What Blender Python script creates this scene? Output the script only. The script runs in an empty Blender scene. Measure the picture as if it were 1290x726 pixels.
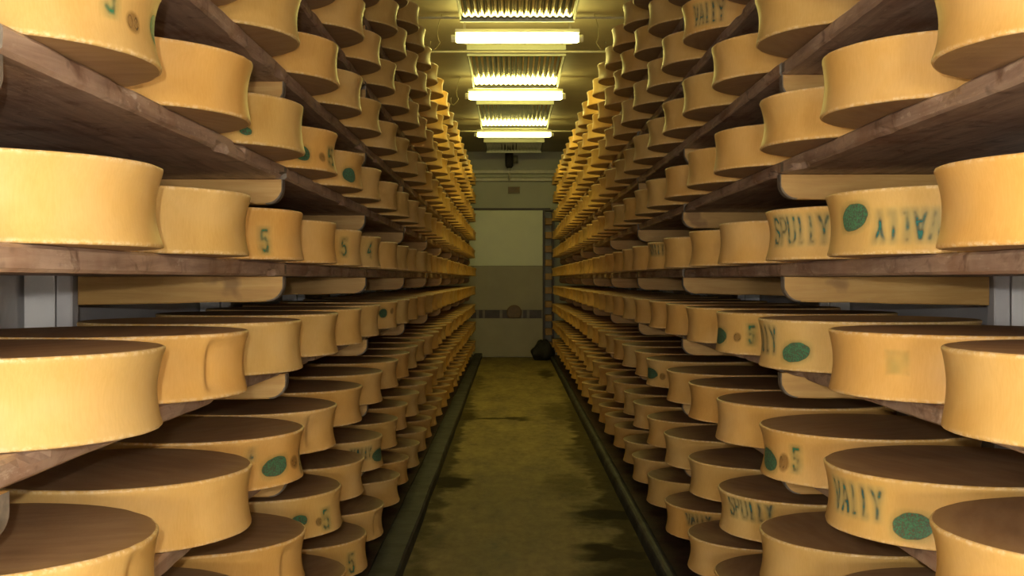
import bpy, math, random
from mathutils import Vector, noise

random.seed(7)
sc = bpy.context.scene
col = sc.collection
PI = math.pi
EYE = 1.48            # camera height above the aisle floor
FPX = 1500.0          # focal length in pixels of the 1290 px wide frame
VX, VY = 643.0, 352.0 # where the aisle runs to in the picture
R, H = 0.311, 0.14    # cheese wheel radius and height

# ------------------------------------------------------------------ helpers
def link(o, parent=None):
    col.objects.link(o)
    if parent is not None:
        o.parent = parent
    return o

def mesh(name, verts, faces, mats=(), parent=None, smooth=False, fmat=None, loc=None):
    me = bpy.data.meshes.new(name)
    me.from_pydata(verts, [], faces)
    for m in mats if isinstance(mats, (list, tuple)) else [mats]:
        me.materials.append(m)
    if fmat:
        me.polygons.foreach_set('material_index', fmat)
    if smooth:
        me.polygons.foreach_set('use_smooth', [True] * len(me.polygons))
    me.update()
    o = bpy.data.objects.new(name, me)
    link(o, parent)
    if loc:
        o.location = loc
    return o

def empty(name, loc):
    o = bpy.data.objects.new(name, None)
    o.empty_display_size = 0.05
    o.location = loc
    return link(o)

def tag(o, label=None, cat=None, group=None, kind=None):
    if label: o['label'] = label
    if cat: o['category'] = cat
    if group: o['group'] = group
    if kind: o['kind'] = kind
    return o

class MB:
    def __init__(s):
        s.v, s.f = [], []
    def add(s, v, f):
        b = len(s.v)
        s.v += v
        s.f += [tuple(i + b for i in q) for q in f]
        return s
    def box(s, x0, x1, y0, y1, z0, z1, c=0.0):
        """box with chamfered edges"""
        if x0 > x1: x0, x1 = x1, x0
        if y0 > y1: y0, y1 = y1, y0
        if z0 > z1: z0, z1 = z1, z0
        c = min(c, (x1-x0)/2.01, (y1-y0)/2.01, (z1-z0)/2.01)
        if c <= 0:
            v = [(x, y, z) for z in (z0, z1) for y in (y0, y1) for x in (x0, x1)]
            return s.add(v, [(0,2,3,1),(4,5,7,6),(0,1,5,4),(2,6,7,3),(0,4,6,2),(1,3,7,5)])
        ring = lambda d: [(x0+c*(2-d) if 0 else x0, 0)]
        def loop(z, i):
            a, b, e, g = x0+i, x1-i, y0+i, y1-i
            return [(a+c,e,z),(b-c,e,z),(b,e+c,z),(b,g-c,z),(b-c,g,z),(a+c,g,z),(a,g-c,z),(a,e+c,z)]
        v = loop(z0, c*.7) + loop(z0+c, 0) + loop(z1-c, 0) + loop(z1, c*.7)
        f = [tuple(range(7, -1, -1)), tuple(range(24, 32))]
        for k in range(3):
            for i in range(8):
                j = (i+1) % 8
                f.append((k*8+i, k*8+j, k*8+8+j, k*8+8+i))
        return s.add(v, f)
    def tube(s, pts, r, n=10, cap=True):
        pts = [Vector(p) for p in pts]
        rings = []
        for i, p in enumerate(pts):
            d = (pts[min(i+1, len(pts)-1)] - pts[max(i-1, 0)]).normalized()
            a = d.cross(Vector((0, 0, 1)))
            if a.length < 1e-3: a = d.cross(Vector((1, 0, 0)))
            a.normalize(); b = d.cross(a)
            rr = r[i] if isinstance(r, (list, tuple)) else r
            rings.append([tuple(p + a*math.cos(t)*rr + b*math.sin(t)*rr) for t in [2*PI*k/n for k in range(n)]])
        v = [q for g in rings for q in g]
        f = []
        for i in range(len(pts)-1):
            for k in range(n):
                j = (k+1) % n
                f.append((i*n+k, i*n+j, i*n+n+j, i*n+n+k))
        if cap:
            f.append(tuple(range(n-1, -1, -1)))
            f.append(tuple(range(len(v)-n, len(v))))
        return s.add(v, f)
    def build(s, name, mats, parent=None, smooth=False, loc=None):
        return mesh(name, s.v, s.f, mats, parent, smooth, loc=loc)

# ------------------------------------------------------------------ materials
def new_mat(name):
    m = bpy.data.materials.new(name)
    m.use_nodes = True
    nt = m.node_tree
    nt.nodes.clear()
    out = nt.nodes.new('ShaderNodeOutputMaterial')
    b = nt.nodes.new('ShaderNodeBsdfPrincipled')
    nt.links.new(b.outputs[0], out.inputs[0])
    return m, nt, b

def N(nt, typ, **kw):
    n = nt.nodes.new(typ)
    for k, v in kw.items():
        if k.startswith('i_'):
            n.inputs[int(k[2:]) if k[2:].isdigit() else k[2:].replace('_', ' ')].default_value = v
        else:
            setattr(n, k, v)
    return n

def ramp(nt, fac, stops):
    n = nt.nodes.new('ShaderNodeValToRGB')
    e = n.color_ramp.elements
    while len(e) < len(stops): e.new(0.5)
    for k, (p, c) in enumerate(stops):
        e[k].position = p
        e[k].color = tuple(c) + (1,) if len(c) == 3 else c
    nt.links.new(fac, n.inputs[0])
    return n.outputs[0]

def noise_tex(nt, vec, scale, detail=4, rough=.55, dist=0):
    n = N(nt, 'ShaderNodeTexNoise')
    n.inputs['Scale'].default_value = scale
    n.inputs['Detail'].default_value = detail
    n.inputs['Roughness'].default_value = rough
    n.inputs['Distortion'].default_value = dist
    nt.links.new(vec, n.inputs['Vector'])
    return n.outputs['Fac']

def mapping(nt, vec, scale=(1,1,1), loc=(0,0,0)):
    n = N(nt, 'ShaderNodeMapping')
    n.inputs['Scale'].default_value = scale
    n.inputs['Location'].default_value = loc
    nt.links.new(vec, n.inputs[0])
    return n.outputs[0]

def math_n(nt, op, a, b=None, c=None, clamp=False):
    n = N(nt, 'ShaderNodeMath', operation=op, use_clamp=clamp)
    for i, x in enumerate((a, b, c)):
        if x is None: continue
        if isinstance(x, (int, float)): n.inputs[i].default_value = x
        else: nt.links.new(x, n.inputs[i])
    return n.outputs[0]

def mix(nt, fac, a, b, mode='MIX'):
    n = N(nt, 'ShaderNodeMix', data_type='RGBA', blend_type=mode)
    for sock, x in ((n.inputs[0], fac), (n.inputs[6], a), (n.inputs[7], b)):
        if isinstance(x, (int, float)): sock.default_value = x
        elif isinstance(x, tuple): sock.default_value = x + (1,) if len(x) == 3 else x
        else: nt.links.new(x, sock)
    return n.outputs[2]

def bump(nt, h, bsdf, strength=.3, dist=.004):
    n = N(nt, 'ShaderNodeBump')
    n.inputs['Strength'].default_value = strength
    n.inputs['Distance'].default_value = dist
    nt.links.new(h, n.inputs['Height'])
    nt.links.new(n.outputs[0], bsdf.inputs['Normal'])

def objcoord(nt, jitter=7.0):
    """object coordinates, shifted by a random amount for each object"""
    tc = N(nt, 'ShaderNodeTexCoord')
    oi = N(nt, 'ShaderNodeObjectInfo')
    a = N(nt, 'ShaderNodeVectorMath', operation='SCALE')
    a.inputs[0].default_value = (jitter, jitter*1.7, jitter*.6)
    nt.links.new(oi.outputs['Random'], a.inputs['Scale'])
    s = N(nt, 'ShaderNodeVectorMath', operation='ADD')
    nt.links.new(tc.outputs['Object'], s.inputs[0])
    nt.links.new(a.outputs[0], s.inputs[1])
    return tc.outputs['Object'], s.outputs[0], oi.outputs['Random']

def rind_mat(mass=False):
    m, nt, b = new_mat('cheese_rind')
    raw, vec, rnd = objcoord(nt)
    if mass: raw = N(nt, 'ShaderNodeAttribute', attribute_name='place').outputs['Vector']
    blot = noise_tex(nt, vec, 5.0, 4, .6)
    base = ramp(nt, blot, [(.3, (.63, .358, .092)), (.5, (.69, .416, .125)), (.72, (.73, .466, .170))])
    # each wheel a little paler or more orange than its neighbour
    tint = ramp(nt, rnd, [(0, (1.0, .92, .80)), (.5, (1, 1, 1)), (1, (.90, .96, 1.02))])
    base = mix(nt, 1.0, base, tint, 'MULTIPLY')
    # pale bloom in the hollow of the side
    bl = noise_tex(nt, mapping(nt, vec, (1, 1, 1.6)), 3.0, 3, .5)
    base = mix(nt, math_n(nt, 'MULTIPLY', ramp(nt, bl, [(.52, (0,0,0)), (.75, (1,1,1))]), .38), base, (.70, .51, .24))
    # fine up-and-down cloth lines
    lines = noise_tex(nt, mapping(nt, vec, (1, 1, .10)), 260.0, 2, .6)
    base = mix(nt, .045, base, ramp(nt, lines, [(.35, (.22, .10, .015)), (.65, (.95, .72, .34))]))
    # worn pale rims, top and bottom, with dotted highlights painted in as pale specks
    sep = N(nt, 'ShaderNodeSeparateXYZ'); nt.links.new(raw, sep.inputs[0])
    d = math_n(nt, 'ABSOLUTE', math_n(nt, 'SUBTRACT', sep.outputs[2], H/2))
    fine = noise_tex(nt, vec, 85.0, 3, .7)
    rim = math_n(nt, 'MULTIPLY', ramp(nt, math_n(nt, 'DIVIDE', d, H/2), [(.86, (0,0,0)), (.97, (1,1,1))]),
                 ramp(nt, fine, [(.46, (.08,)*3), (.60, (1,)*3)]))
    base = mix(nt, math_n(nt, 'MULTIPLY', rim, .62), base, (.84, .68, .42))
    low = noise_tex(nt, mapping(nt, vec, (1, 1, .4)), 2.2, 2)
    base = mix(nt, math_n(nt, 'MULTIPLY', ramp(nt, low, [(.55, (0,0,0)), (.8, (1,1,1))]), .35), base, (.58, .31, .045))
    nt.links.new(base, b.inputs['Base Color'])
    b.inputs['Roughness'].default_value = .46
    b.inputs['Specular IOR Level'].default_value = .34
    h = math_n(nt, 'ADD', math_n(nt, 'MULTIPLY', fine, .5), math_n(nt, 'MULTIPLY', lines, .07))
    bump(nt, h, b, .10, .004)
    return m

def face_mat(mass=False):
    m, nt, b = new_mat('cheese_crust')
    raw, vec, rnd = objcoord(nt)
    if mass: raw = N(nt, 'ShaderNodeAttribute', attribute_name='place').outputs['Vector']
    a = noise_tex(nt, vec, 4.5, 6, .62)
    base = ramp(nt, a, [(.28, (.31, .175, .080)), (.5, (.42, .25, .115)), (.74, (.52, .335, .165))])
    st = noise_tex(nt, mapping(nt, vec, (1, 5, 1)), 6.0, 4, .6)
    base = mix(nt, .35, base, ramp(nt, st, [(.35, (.24, .130, .062)), (.68, (.50, .34, .190))]))
    sep = N(nt, 'ShaderNodeSeparateXYZ'); nt.links.new(raw, sep.inputs[0])
    rr = math_n(nt, 'SQRT', math_n(nt, 'ADD', math_n(nt, 'POWER', sep.outputs[0], 2.0), math_n(nt, 'POWER', sep.outputs[1], 2.0)))
    edge = ramp(nt, math_n(nt, 'DIVIDE', rr, R), [(.84, (0,0,0)), (.985, (1,1,1))])
    base = mix(nt, math_n(nt, 'MULTIPLY', edge, .5), base, (.46, .28, .095))
    fl = noise_tex(nt, vec, 34.0, 2, .5)
    base = mix(nt, math_n(nt, 'MULTIPLY', ramp(nt, fl, [(.72, (0,0,0)), (.76, (1,1,1))]), .35), base, (.45, .33, .20))
    nt.links.new(base, b.inputs['Base Color'])
    nt.links.new(ramp(nt, a, [(.3, (.40,)*3), (.7, (.58,)*3)]), b.inputs['Roughness'])
    b.inputs['Specular IOR Level'].default_value = .4
    bump(nt, noise_tex(nt, vec, 42.0, 4, .65), b, .22, .004)
    return m

def board_mat():
    m, nt, b = new_mat('damp_spruce_board')
    raw, vec, rnd = objcoord(nt)
    g = noise_tex(nt, mapping(nt, vec, (14, .9, 10)), 2.2, 6, .62, .6)
    base = ramp(nt, g, [(.25, (.22, .140, .098)), (.45, (.42, .288, .208)), (.60, (.55, .40, .295)), (.78, (.68, .52, .38))])
    red = noise_tex(nt, vec, 3.2, 4, .6)
    base = mix(nt, math_n(nt, 'MULTIPLY', ramp(nt, red, [(.5, (0,0,0)), (.68, (1,1,1))]), .55), base, (.270, .125, .060))
    pale = noise_tex(nt, mapping(nt, vec, (5, 1.1, 5)), 6.5, 5, .7)
    base = mix(nt, ramp(nt, pale, [(.60, (0,0,0)), (.68, (.66,)*3)]), base, (.66, .54, .42))
    fleck = noise_tex(nt, mapping(nt, vec, (1, .4, 1)), 48.0, 3, .6)
    base = mix(nt, ramp(nt, fleck, [(.64, (0,0,0)), (.70, (.7,)*3)]), base, (.62, .50, .38))
    knot = noise_tex(nt, mapping(nt, vec, (1, .6, 1)), 11.0, 4, .65, 1.2)
    base = mix(nt, ramp(nt, knot, [(.56, (0,0,0)), (.70, (.75,)*3)]), base, (.150, .066, .034))
    dark = noise_tex(nt, mapping(nt, vec, (3, 2.2, 3)), 4.0, 3, .6)
    base = mix(nt, ramp(nt, dark, [(.26, (.7,)*3), (.38, (0,0,0))]), base, (.085, .046, .028))
    nt.links.new(base, b.inputs['Base Color'])
    nt.links.new(ramp(nt, red, [(.3, (.34,)*3), (.7, (.62,)*3)]), b.inputs['Roughness'])
    b.inputs['Specular IOR Level'].default_value = .45
    bump(nt, math_n(nt, 'ADD', g, math_n(nt, 'MULTIPLY', noise_tex(nt, vec, 25, 4, .6), .5)), b, .45, .006)
    return m

def bearer_mat():
    m, nt, b = new_mat('tan_bearer_wood')
    raw, vec, rnd = objcoord(nt)
    g = noise_tex(nt, mapping(nt, vec, (.9, 8, 12)), 4.0, 5, .6, .4)
    base = ramp(nt, g, [(.25, (.46, .25, .068)), (.5, (.56, .33, .095)), (.75, (.64, .41, .145))])
    kn = noise_tex(nt, vec, 5.0, 3, .6)
    base = mix(nt, ramp(nt, kn, [(.66, (0,0,0)), (.74, (.6,)*3)]), base, (.17, .075, .026))
    wh = noise_tex(nt, mapping(nt, vec, (3, 3, 9)), 7.0, 4, .7)
    base = mix(nt, ramp(nt, wh, [(.66, (0,0,0)), (.74, (.5,)*3)]), base, (.60, .47, .32))
    nt.links.new(base, b.inputs['Base Color'])
    b.inputs['Roughness'].default_value = .6
    bump(nt, g, b, .3, .004)
    return m

def plain(name, colr, rough=.5, metal=0.0, var=.25, scale=8.0, bumpy=.1, spec=.5):
    m, nt, b = new_mat(name)
    raw, vec, rnd = objcoord(nt)
    n = noise_tex(nt, vec, scale, 4, .6)
    c0 = tuple(x*(1-var) for x in colr); c1 = tuple(min(1, x*(1+var)) for x in colr)
    nt.links.new(ramp(nt, n, [(.3, c0), (.7, c1)]), b.inputs['Base Color'])
    b.inputs['Roughness'].default_value = rough
    b.inputs['Metallic'].default_value = metal
    b.inputs['Specular IOR Level'].default_value = spec
    if bumpy: bump(nt, noise_tex(nt, vec, scale*5, 3), b, bumpy, .004)
    return m

def emit_mat(name, colr, strength):
    m = bpy.data.materials.new(name); m.use_nodes = True
    nt = m.node_tree; nt.nodes.clear()
    out = nt.nodes.new('ShaderNodeOutputMaterial'); e = nt.nodes.new('ShaderNodeEmission')
    e.inputs[0].default_value = colr + (1,); e.inputs[1].default_value = strength
    nt.links.new(e.outputs[0], out.inputs[0])
    return m

def ink_mat(name, dark, light, halo, speck=False):
    """stamp ink: the mesh carries how much ink each point took (attributes ink and halo)"""
    m, nt, b = new_mat(name)
    raw, vec, rnd = objcoord(nt, 3.0)
    at = N(nt, 'ShaderNodeAttribute', attribute_name='ink').outputs['Fac']
    ah = N(nt, 'ShaderNodeAttribute', attribute_name='halo').outputs['Fac']
    n = noise_tex(nt, vec, 230.0 if speck else 120.0, 3, .7)
    c = ramp(nt, n, [(.42, dark), (.56, light)])
    c = mix(nt, math_n(nt, 'MULTIPLY', at, 1.6, clamp=True), halo, c)
    nt.links.new(c, b.inputs['Base Color'])
    b.inputs['Roughness'].default_value = .5
    al = math_n(nt, 'MAXIMUM', math_n(nt, 'MULTIPLY', at, math_n(nt, 'ADD', math_n(nt, 'MULTIPLY', n, .5), .62)), ah)
    nt.links.new(math_n(nt, 'MINIMUM', al, .95), b.inputs['Alpha'])
    return m

def floor_mat():
    m, nt, b = new_mat('worn_wet_concrete')
    tc = N(nt, 'ShaderNodeTexCoord'); vec = tc.outputs['Object']
    a = noise_tex(nt, mapping(nt, vec, (1.6, .55, 1)), 2.4, 6, .65)
    base = ramp(nt, a, [(.30, (.13, .092, .028)), (.46, (.30, .23, .075)), (.62, (.45, .355, .125)), (.8, (.60, .49, .200))])
    f = noise_tex(nt, mapping(nt, vec, (1, .45, 1)), 16.0, 5, .7)
    base = mix(nt, .35, base, ramp(nt, f, [(.32, (.09, .066, .022)), (.7, (.52, .42, .180))]))
    # damp stains, each in its own place; the two long ones are painted kerb shade
    wob = N(nt, 'ShaderNodeTexNoise'); wob.inputs['Scale'].default_value = 4.0; wob.inputs['Detail'].default_value = 4
    nt.links.new(vec, wob.inputs['Vector'])
    off = N(nt, 'ShaderNodeVectorMath', operation='MULTIPLY_ADD')
    nt.links.new(wob.outputs['Color'], off.inputs[0]); off.inputs[1].default_value = (.34, .9, 0); off.inputs[2].default_value = (-.17, -.45, 0)
    add = N(nt, 'ShaderNodeVectorMath', operation='ADD'); nt.links.new(vec, add.inputs[0]); nt.links.new(off.outputs[0], add.inputs[1])
    tot = None
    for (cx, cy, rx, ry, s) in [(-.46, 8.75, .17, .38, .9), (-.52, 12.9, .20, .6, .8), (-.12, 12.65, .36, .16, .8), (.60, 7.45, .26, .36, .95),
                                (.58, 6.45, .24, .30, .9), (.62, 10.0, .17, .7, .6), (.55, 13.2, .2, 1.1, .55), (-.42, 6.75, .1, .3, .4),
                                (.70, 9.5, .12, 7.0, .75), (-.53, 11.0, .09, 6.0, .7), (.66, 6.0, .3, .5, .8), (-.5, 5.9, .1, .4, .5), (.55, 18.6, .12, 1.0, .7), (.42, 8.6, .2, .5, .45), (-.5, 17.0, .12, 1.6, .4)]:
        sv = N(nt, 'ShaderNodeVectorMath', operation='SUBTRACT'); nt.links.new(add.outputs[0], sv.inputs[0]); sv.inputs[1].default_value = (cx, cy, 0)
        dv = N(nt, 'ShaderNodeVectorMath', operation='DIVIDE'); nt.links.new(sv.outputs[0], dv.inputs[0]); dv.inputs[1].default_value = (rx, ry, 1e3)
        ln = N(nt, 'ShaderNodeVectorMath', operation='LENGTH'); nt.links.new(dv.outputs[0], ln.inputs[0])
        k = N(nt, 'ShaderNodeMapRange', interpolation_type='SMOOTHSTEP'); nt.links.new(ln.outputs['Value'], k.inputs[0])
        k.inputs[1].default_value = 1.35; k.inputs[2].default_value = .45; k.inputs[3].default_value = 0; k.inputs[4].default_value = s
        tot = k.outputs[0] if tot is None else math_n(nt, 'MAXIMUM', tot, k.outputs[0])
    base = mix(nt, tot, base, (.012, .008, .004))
    nt.links.new(base, b.inputs['Base Color'])
    nt.links.new(ramp(nt, a, [(.3, (.60,)*3), (.7, (.80,)*3)]), b.inputs['Roughness'])
    nt.links.new(ramp(nt, tot, [(0, (.22,)*3), (.8, (.04,)*3)]), b.inputs['Specular IOR Level'])
    bump(nt, math_n(nt, 'ADD', f, math_n(nt, 'MULTIPLY', a, 2.0)), b, .35, .012)
    return m

M = dict(
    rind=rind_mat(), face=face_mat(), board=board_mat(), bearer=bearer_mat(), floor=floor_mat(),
    endgrain=plain('pale_end_grain', (.20, .165, .125), .7, var=.35, scale=40),
    post=plain('white_post_paint', (.93, .94, .96), .42, var=.05, scale=5, bumpy=.02),
    web=plain('grey_galvanised_web', (.76, .75, .77), .45, var=.08, scale=5, bumpy=.02),
    wallpale=plain('pale_panel', (.88, .88, .90), .5, var=.05, scale=3, bumpy=.02),
    ceil=plain('ceiling_plaster', (.37, .32, .24), .55, var=.16, scale=1.2, bumpy=.05),
    kerb=plain('grey_kerb_concrete', (.060, .059, .057), .6, var=.6, scale=5, bumpy=.25, spec=.2),
    ledge=plain('dark_ledge', (.075, .042, .030), .45, var=.5, scale=12, bumpy=.3),
    galv=plain('galvanised_sheet', (.20, .17, .11), .07, metal=.97, var=.18, scale=6, bumpy=0),
    tray=plain('tray_paint', (.62, .64, .50), .4, var=.06, scale=4, bumpy=0),
    fixture=plain('lamp_housing_enamel', (.70, .70, .58), .35, var=.05, bumpy=0),
    conduit=plain('pale_conduit', (.60, .56, .42), .4, var=.1, bumpy=0),
    wire=plain('dull_wire', (.35, .30, .16), .5, var=.1, bumpy=0),
    wall=plain('far_wall_paint', (.48, .48, .36), .55, var=.05, scale=2.5, bumpy=.05),
    dado=plain('far_dado_paint', (.36, .31, .18), .5, var=.07, scale=3, bumpy=.05),
    doorp=plain('cream_door_panel', (.80, .82, .58), .45, var=.04, scale=2, bumpy=.02),
    dark=plain('dark_brown_trim', (.055, .032, .026), .5, var=.3, bumpy=.05),
    darkpale=plain('pale_trim_tile', (.20, .16, .12), .5, var=.2, bumpy=.05),
    plaque=plain('brown_disc', (.16, .085, .022), .5, var=.25, scale=20, bumpy=.1),
    amber=plain('amber_board', (.36, .19, .045), .55, var=.25, bumpy=.1),
    black=plain('black_fabric', (.018, .015, .010), .7, var=.4, bumpy=.3),
    grey=plain('dull_grey_metal', (.16, .15, .11), .45, var=.2, bumpy=.03),
    sign=plain('brown_sign_case', (.25, .19, .095), .45, var=.05, bumpy=0),
    lamp=emit_mat('opal_diffuser_lit', (1.0, .87, .22), 42.0),
    seal=ink_mat('green_seal_ink', (.060, .080, .062), (.050, .220, .105), (.20, .36, .12), True),
    text=ink_mat('blue_green_letter_ink', (.006, .080, .110), (.020, .200, .155), (.42, .52, .22)),
    num=ink_mat('green_number_ink', (.006, .090, .070), (.020, .250, .125), (.42, .50, .16)),
    mark=ink_mat('brown_mark_ink', (.060, .034, .016), (.105, .060, .024), (.36, .17, .030)),
    faint=ink_mat('faded_green_ink', (.50, .46, .13), (.52, .47, .13), (.47, .46, .12)),
)

# ------------------------------------------------------------------ setting
FAR = 22.6
XW_L, XW_R = -1.56, 1.70
CEIL = EYE + 2.42
def quad_wall(name, v, mat, kind='structure'):
    o = mesh(name, v, [(0, 1, 2, 3)], mat)
    return tag(o, kind=kind)
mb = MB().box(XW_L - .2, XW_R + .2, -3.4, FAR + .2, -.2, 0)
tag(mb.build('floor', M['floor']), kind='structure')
mb = MB().box(XW_L - .2, XW_R + .2, -3.4, FAR + .2, CEIL, CEIL + .2)
tag(mb.build('ceiling', M['ceil']), kind='structure')
tag(MB().box(XW_L - .2, XW_L, -3.4, FAR + .2, 0, CEIL).build('wall_left', M['wallpale']), kind='structure')
tag(MB().box(XW_R, XW_R + .2, -3.4, FAR + .2, 0, CEIL).build('wall_right', M['wallpale']), kind='structure')
tag(MB().box(XW_L, XW_R, -3.6, -3.4, 0, CEIL).build('wall_near', M['wallpale']), kind='structure')
tag(MB().box(XW_L, XW_R, FAR, FAR + .2, 0, CEIL).build('wall_far', M['wall']), kind='structure')

# kerbs along the aisle and the ledges the racks stand over
def ext(name, prof, y0, y1, mat, seg=24, wav=0.0):
    v, f = [], []
    n = len(prof)
    for i in range(seg + 1):
        y = y0 + (y1 - y0) * i / seg
        for (x, z) in prof:
            w = wav * noise.noise(Vector((x*3, y*1.7, z*3)))
            v.append((x + w, y, z + w*.5))
    for i in range(seg):
        for k in range(n):
            j = (k+1) % n
            f.append((i*n+k, i*n+n+k, i*n+n+j, i*n+j))
    f.append(tuple(range(n))); f.append(tuple(range(n*seg + n - 1, n*seg - 1, -1)))
    return tag(mesh(name, v, f, mat), kind='structure')
ext('trim_1', [(-.535, 0), (-.535, .068), (-.545, .080), (-.672, .080), (-.684, .070), (-.684, 0)], -.4, FAR - .02, M['kerb'], 60, .008)
ring = [(.765 + .034*math.cos(t), .052 + .034*math.sin(t)) for t in [PI*k/8 for k in range(9)]]
ext('trim_2', [(.799, 0)] + ring + [(.731, 0)], -.4, FAR - .02, M['kerb'], 60, .003)
ext('trim_3', [(-.686, 0), (-.686, .045), (-1.557, .045), (-1.557, 0)], -.4, FAR - .02, M['ledge'], 40, .006)
ext('trim_4', [(.803, 0), (.803, .045), (1.697, .045), (1.697, 0)], -.4, FAR - .02, M['ledge'], 40, .006)

# far wall: stacked rails under the ceiling, cream sliding door, dado, dark band with a disc
def at_wall(px, py, d=0.0):
    z = FAR - d
    return ((px - VX) / FPX * z, EYE - (py - VY) / FPX * z)
for k, (ya, yb, d) in enumerate(((215, 219.5, .14), (220, 224.5, .11), (225, 229, .14))):
    _, za = at_wall(0, ya); _, zb = at_wall(0, yb)
    tag(MB().box(XW_L + .01, XW_R - .01, FAR - d, FAR - .002, zb, za, .008).build('trim_%d' % (5 + k), M['conduit' if k != 1 else 'wall']), kind='structure')
_, ztop = at_wall(0, 265); _, zmid = at_wall(0, 335); xr, _ = at_wall(684, 0)
_, zlip = at_wall(0, 262.5)
tag(MB().box(-1.2, xr + .14, FAR - .07, FAR - .002, ztop, zlip, .004).build('trim_8', M['dark']), kind='structure')
d1 = tag(MB().box(-1.2, xr, FAR - .05, FAR - .002, zmid, ztop - .004, .004).build('door_1', M['doorp']), kind='structure')
MB().box(-1.2, xr, FAR - .052, FAR - .002, .012, zmid - .002, .004).build('lower_panel', M['dado'], d1)
_, zb1 = at_wall(0, 401); _, zb0 = at_wall(0, 390.5)
band = MB()
bx = -1.2
k = 0
tag(MB().box(-1.2, xr - .004, FAR - .060, FAR - .0535, zb1, zb0, .002).build('trim_9', M['dark']), kind='structure')
t9 = bpy.data.objects['trim_9']
for (pa, pb) in ((600, 603.5), (608, 611), (629.5, 633), (656.5, 659), (663.5, 667), (682, 684)):
    xa, _ = at_wall(pa, 0); xb, _ = at_wall(pb, 0)
    MB().box(xa, xb, FAR - .063, FAR - .0605, zb1 + .004, zb0 - .004, .001).build('pale_tile', M['darkpale'], t9)
# disc plaque, brown, its foot cut by the band's lower edge
px0, _ = at_wall(638.2, 0); px1, _ = at_wall(657.2, 0); _, zc0 = at_wall(0, 384.2)
cx, rad = (px0 + px1) / 2, (px1 - px0) / 2
pts = []
zc = zc0 - rad
for k in range(49):
    t = PI * 1.5 + 0 - 2*PI*k/48
    pts.append((cx + rad*math.cos(t), max(zb1 + .004, zc + rad*math.sin(t))))
v = [(x, FAR - .064, z) for x, z in pts] + [(x, FAR - .085, z) for x, z in pts] + [(cx + (x-cx)*.86, FAR - .092, zc + (z-zc)*.86) for x, z in pts]
f = []
n = len(pts)
for a in (0, n):
    for k in range(n - 1):
        f.append((a+k, a+k+1, a+n+k+1, a+n+k))
f.append(tuple(range(2*n, 3*n)))
o = mesh('wall_mounted_plaque', v, f, M['plaque'])
tag(o, 'round brown plaque on the dark band across the far door', 'plaque')

# ------------------------------------------------------------------ racks
ROWS = ['A5', 'A4', 'A3', 'A2', 'A1', 'A0', 'B1', 'B2', 'B3', 'B4']
HR = {'L': dict(A5=-1.625, A4=-1.31, A3=-.99, A2=-.674, A1=-.362, A0=-.053, B1=.257, B2=.570, B3=.871, B4=1.199),
      'R': dict(A5=-1.635, A4=-1.322, A3=-1.008, A2=-.695, A1=-.378, A0=-.052, B1=.254, B2=.561, B3=.864, B4=1.176)}
XC = {'L': .9066, 'R': 1.0334}
XB = {'L': .717, 'R': .862}
SGN = {'L': -1, 'R': 1}
SIDE = {'L': 'left', 'R': 'right'}
LEVEL = dict(A5='top shelf', A4='fourth shelf above eye level', A3='third shelf above eye level', A2='second shelf above eye level',
             A1='first shelf above eye level', A0='eye-level shelf', B1='first shelf below eye level', B2='second shelf below eye level',
             B3='third shelf below eye level', B4='bottom shelf')
ORD = ['first', 'second', 'third', 'fourth', 'fifth', 'sixth', 'seventh', 'eighth', 'ninth', 'tenth', 'eleventh', 'twelfth', 'thirteenth',
       'fourteenth', 'fifteenth', 'sixteenth', 'seventeenth', 'eighteenth', 'nineteenth', 'twentieth', 'twenty-first', 'twenty-second',
       'twenty-third', 'twenty-fourth', 'twenty-fifth', 'twenty-sixth', 'twenty-seventh', 'twenty-eighth', 'twenty-ninth']
BZ0, BZ = 1.67, 2.14
NBAY = 9
TH = .042

def make_board_mesh(seed, length, depth, sgn):
    """one thick board, its aisle edge worn and uneven; x runs from the aisle edge back, y along the aisle"""
    rnd = random.Random(seed)
    ny = 56
    c = .006
    prof = [(0, -TH + c), (0, -TH*.5), (0, -c), (c, 0), (depth*.3, 0), (depth*.7, 0), (depth, 0), (depth, -TH), (depth*.7, -TH), (depth*.3, -TH), (c*1.3, -TH)]
    v, f = [], []
    for i in range(ny + 1):
        y = length * i / ny
        for k, (x, z) in enumerate(prof):
            if k in (0, 1, 2, 3, 10):
                w = noise.noise(Vector((seed*3.1, y*2.2, 0)))*.006 + noise.noise(Vector((seed*5.7, y*9, z*30)))*.0035
                x2 = x + w + .003
                nick = noise.noise(Vector((seed*9.3, y*5.0, 4)))
                if k in (0, 10) and nick > .28: x2 += (nick - .28)*.06; z += (nick - .28)*.035*(k == 0)
                if k in (2, 3) and nick < -.34: x2 += (-nick - .34)*.05
                x = x2
            v.append((sgn*x, y, z if k not in (3,4,5,6) else min(z, 0)))
    n = len(prof)
    for i in range(ny):
        for k in range(n):
            j = (k+1) % n
            q = (i*n+k, i*n+j, i*n+n+j, i*n+n+k)
            f.append(q if sgn > 0 else q[::-1])
    fm = [1 if (i // n == ny - 1 and i % n in (0, 1) and seed % 3 != 1) else 0 for i in range(len(f))]
    a, b = tuple(range(n-1, -1, -1)), tuple(range(n*ny, n*ny+n))
    f += [a, b] if sgn > 0 else [a[::-1], b[::-1]]
    fm += [1, 1]
    me = bpy.data.meshes.new('shelf_board')
    me.from_pydata(v, [], f)
    me.materials.append(M['board']); me.materials.append(M['endgrain'])
    me.polygons.foreach_set('material_index', fm)
    me.update()
    return me

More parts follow.
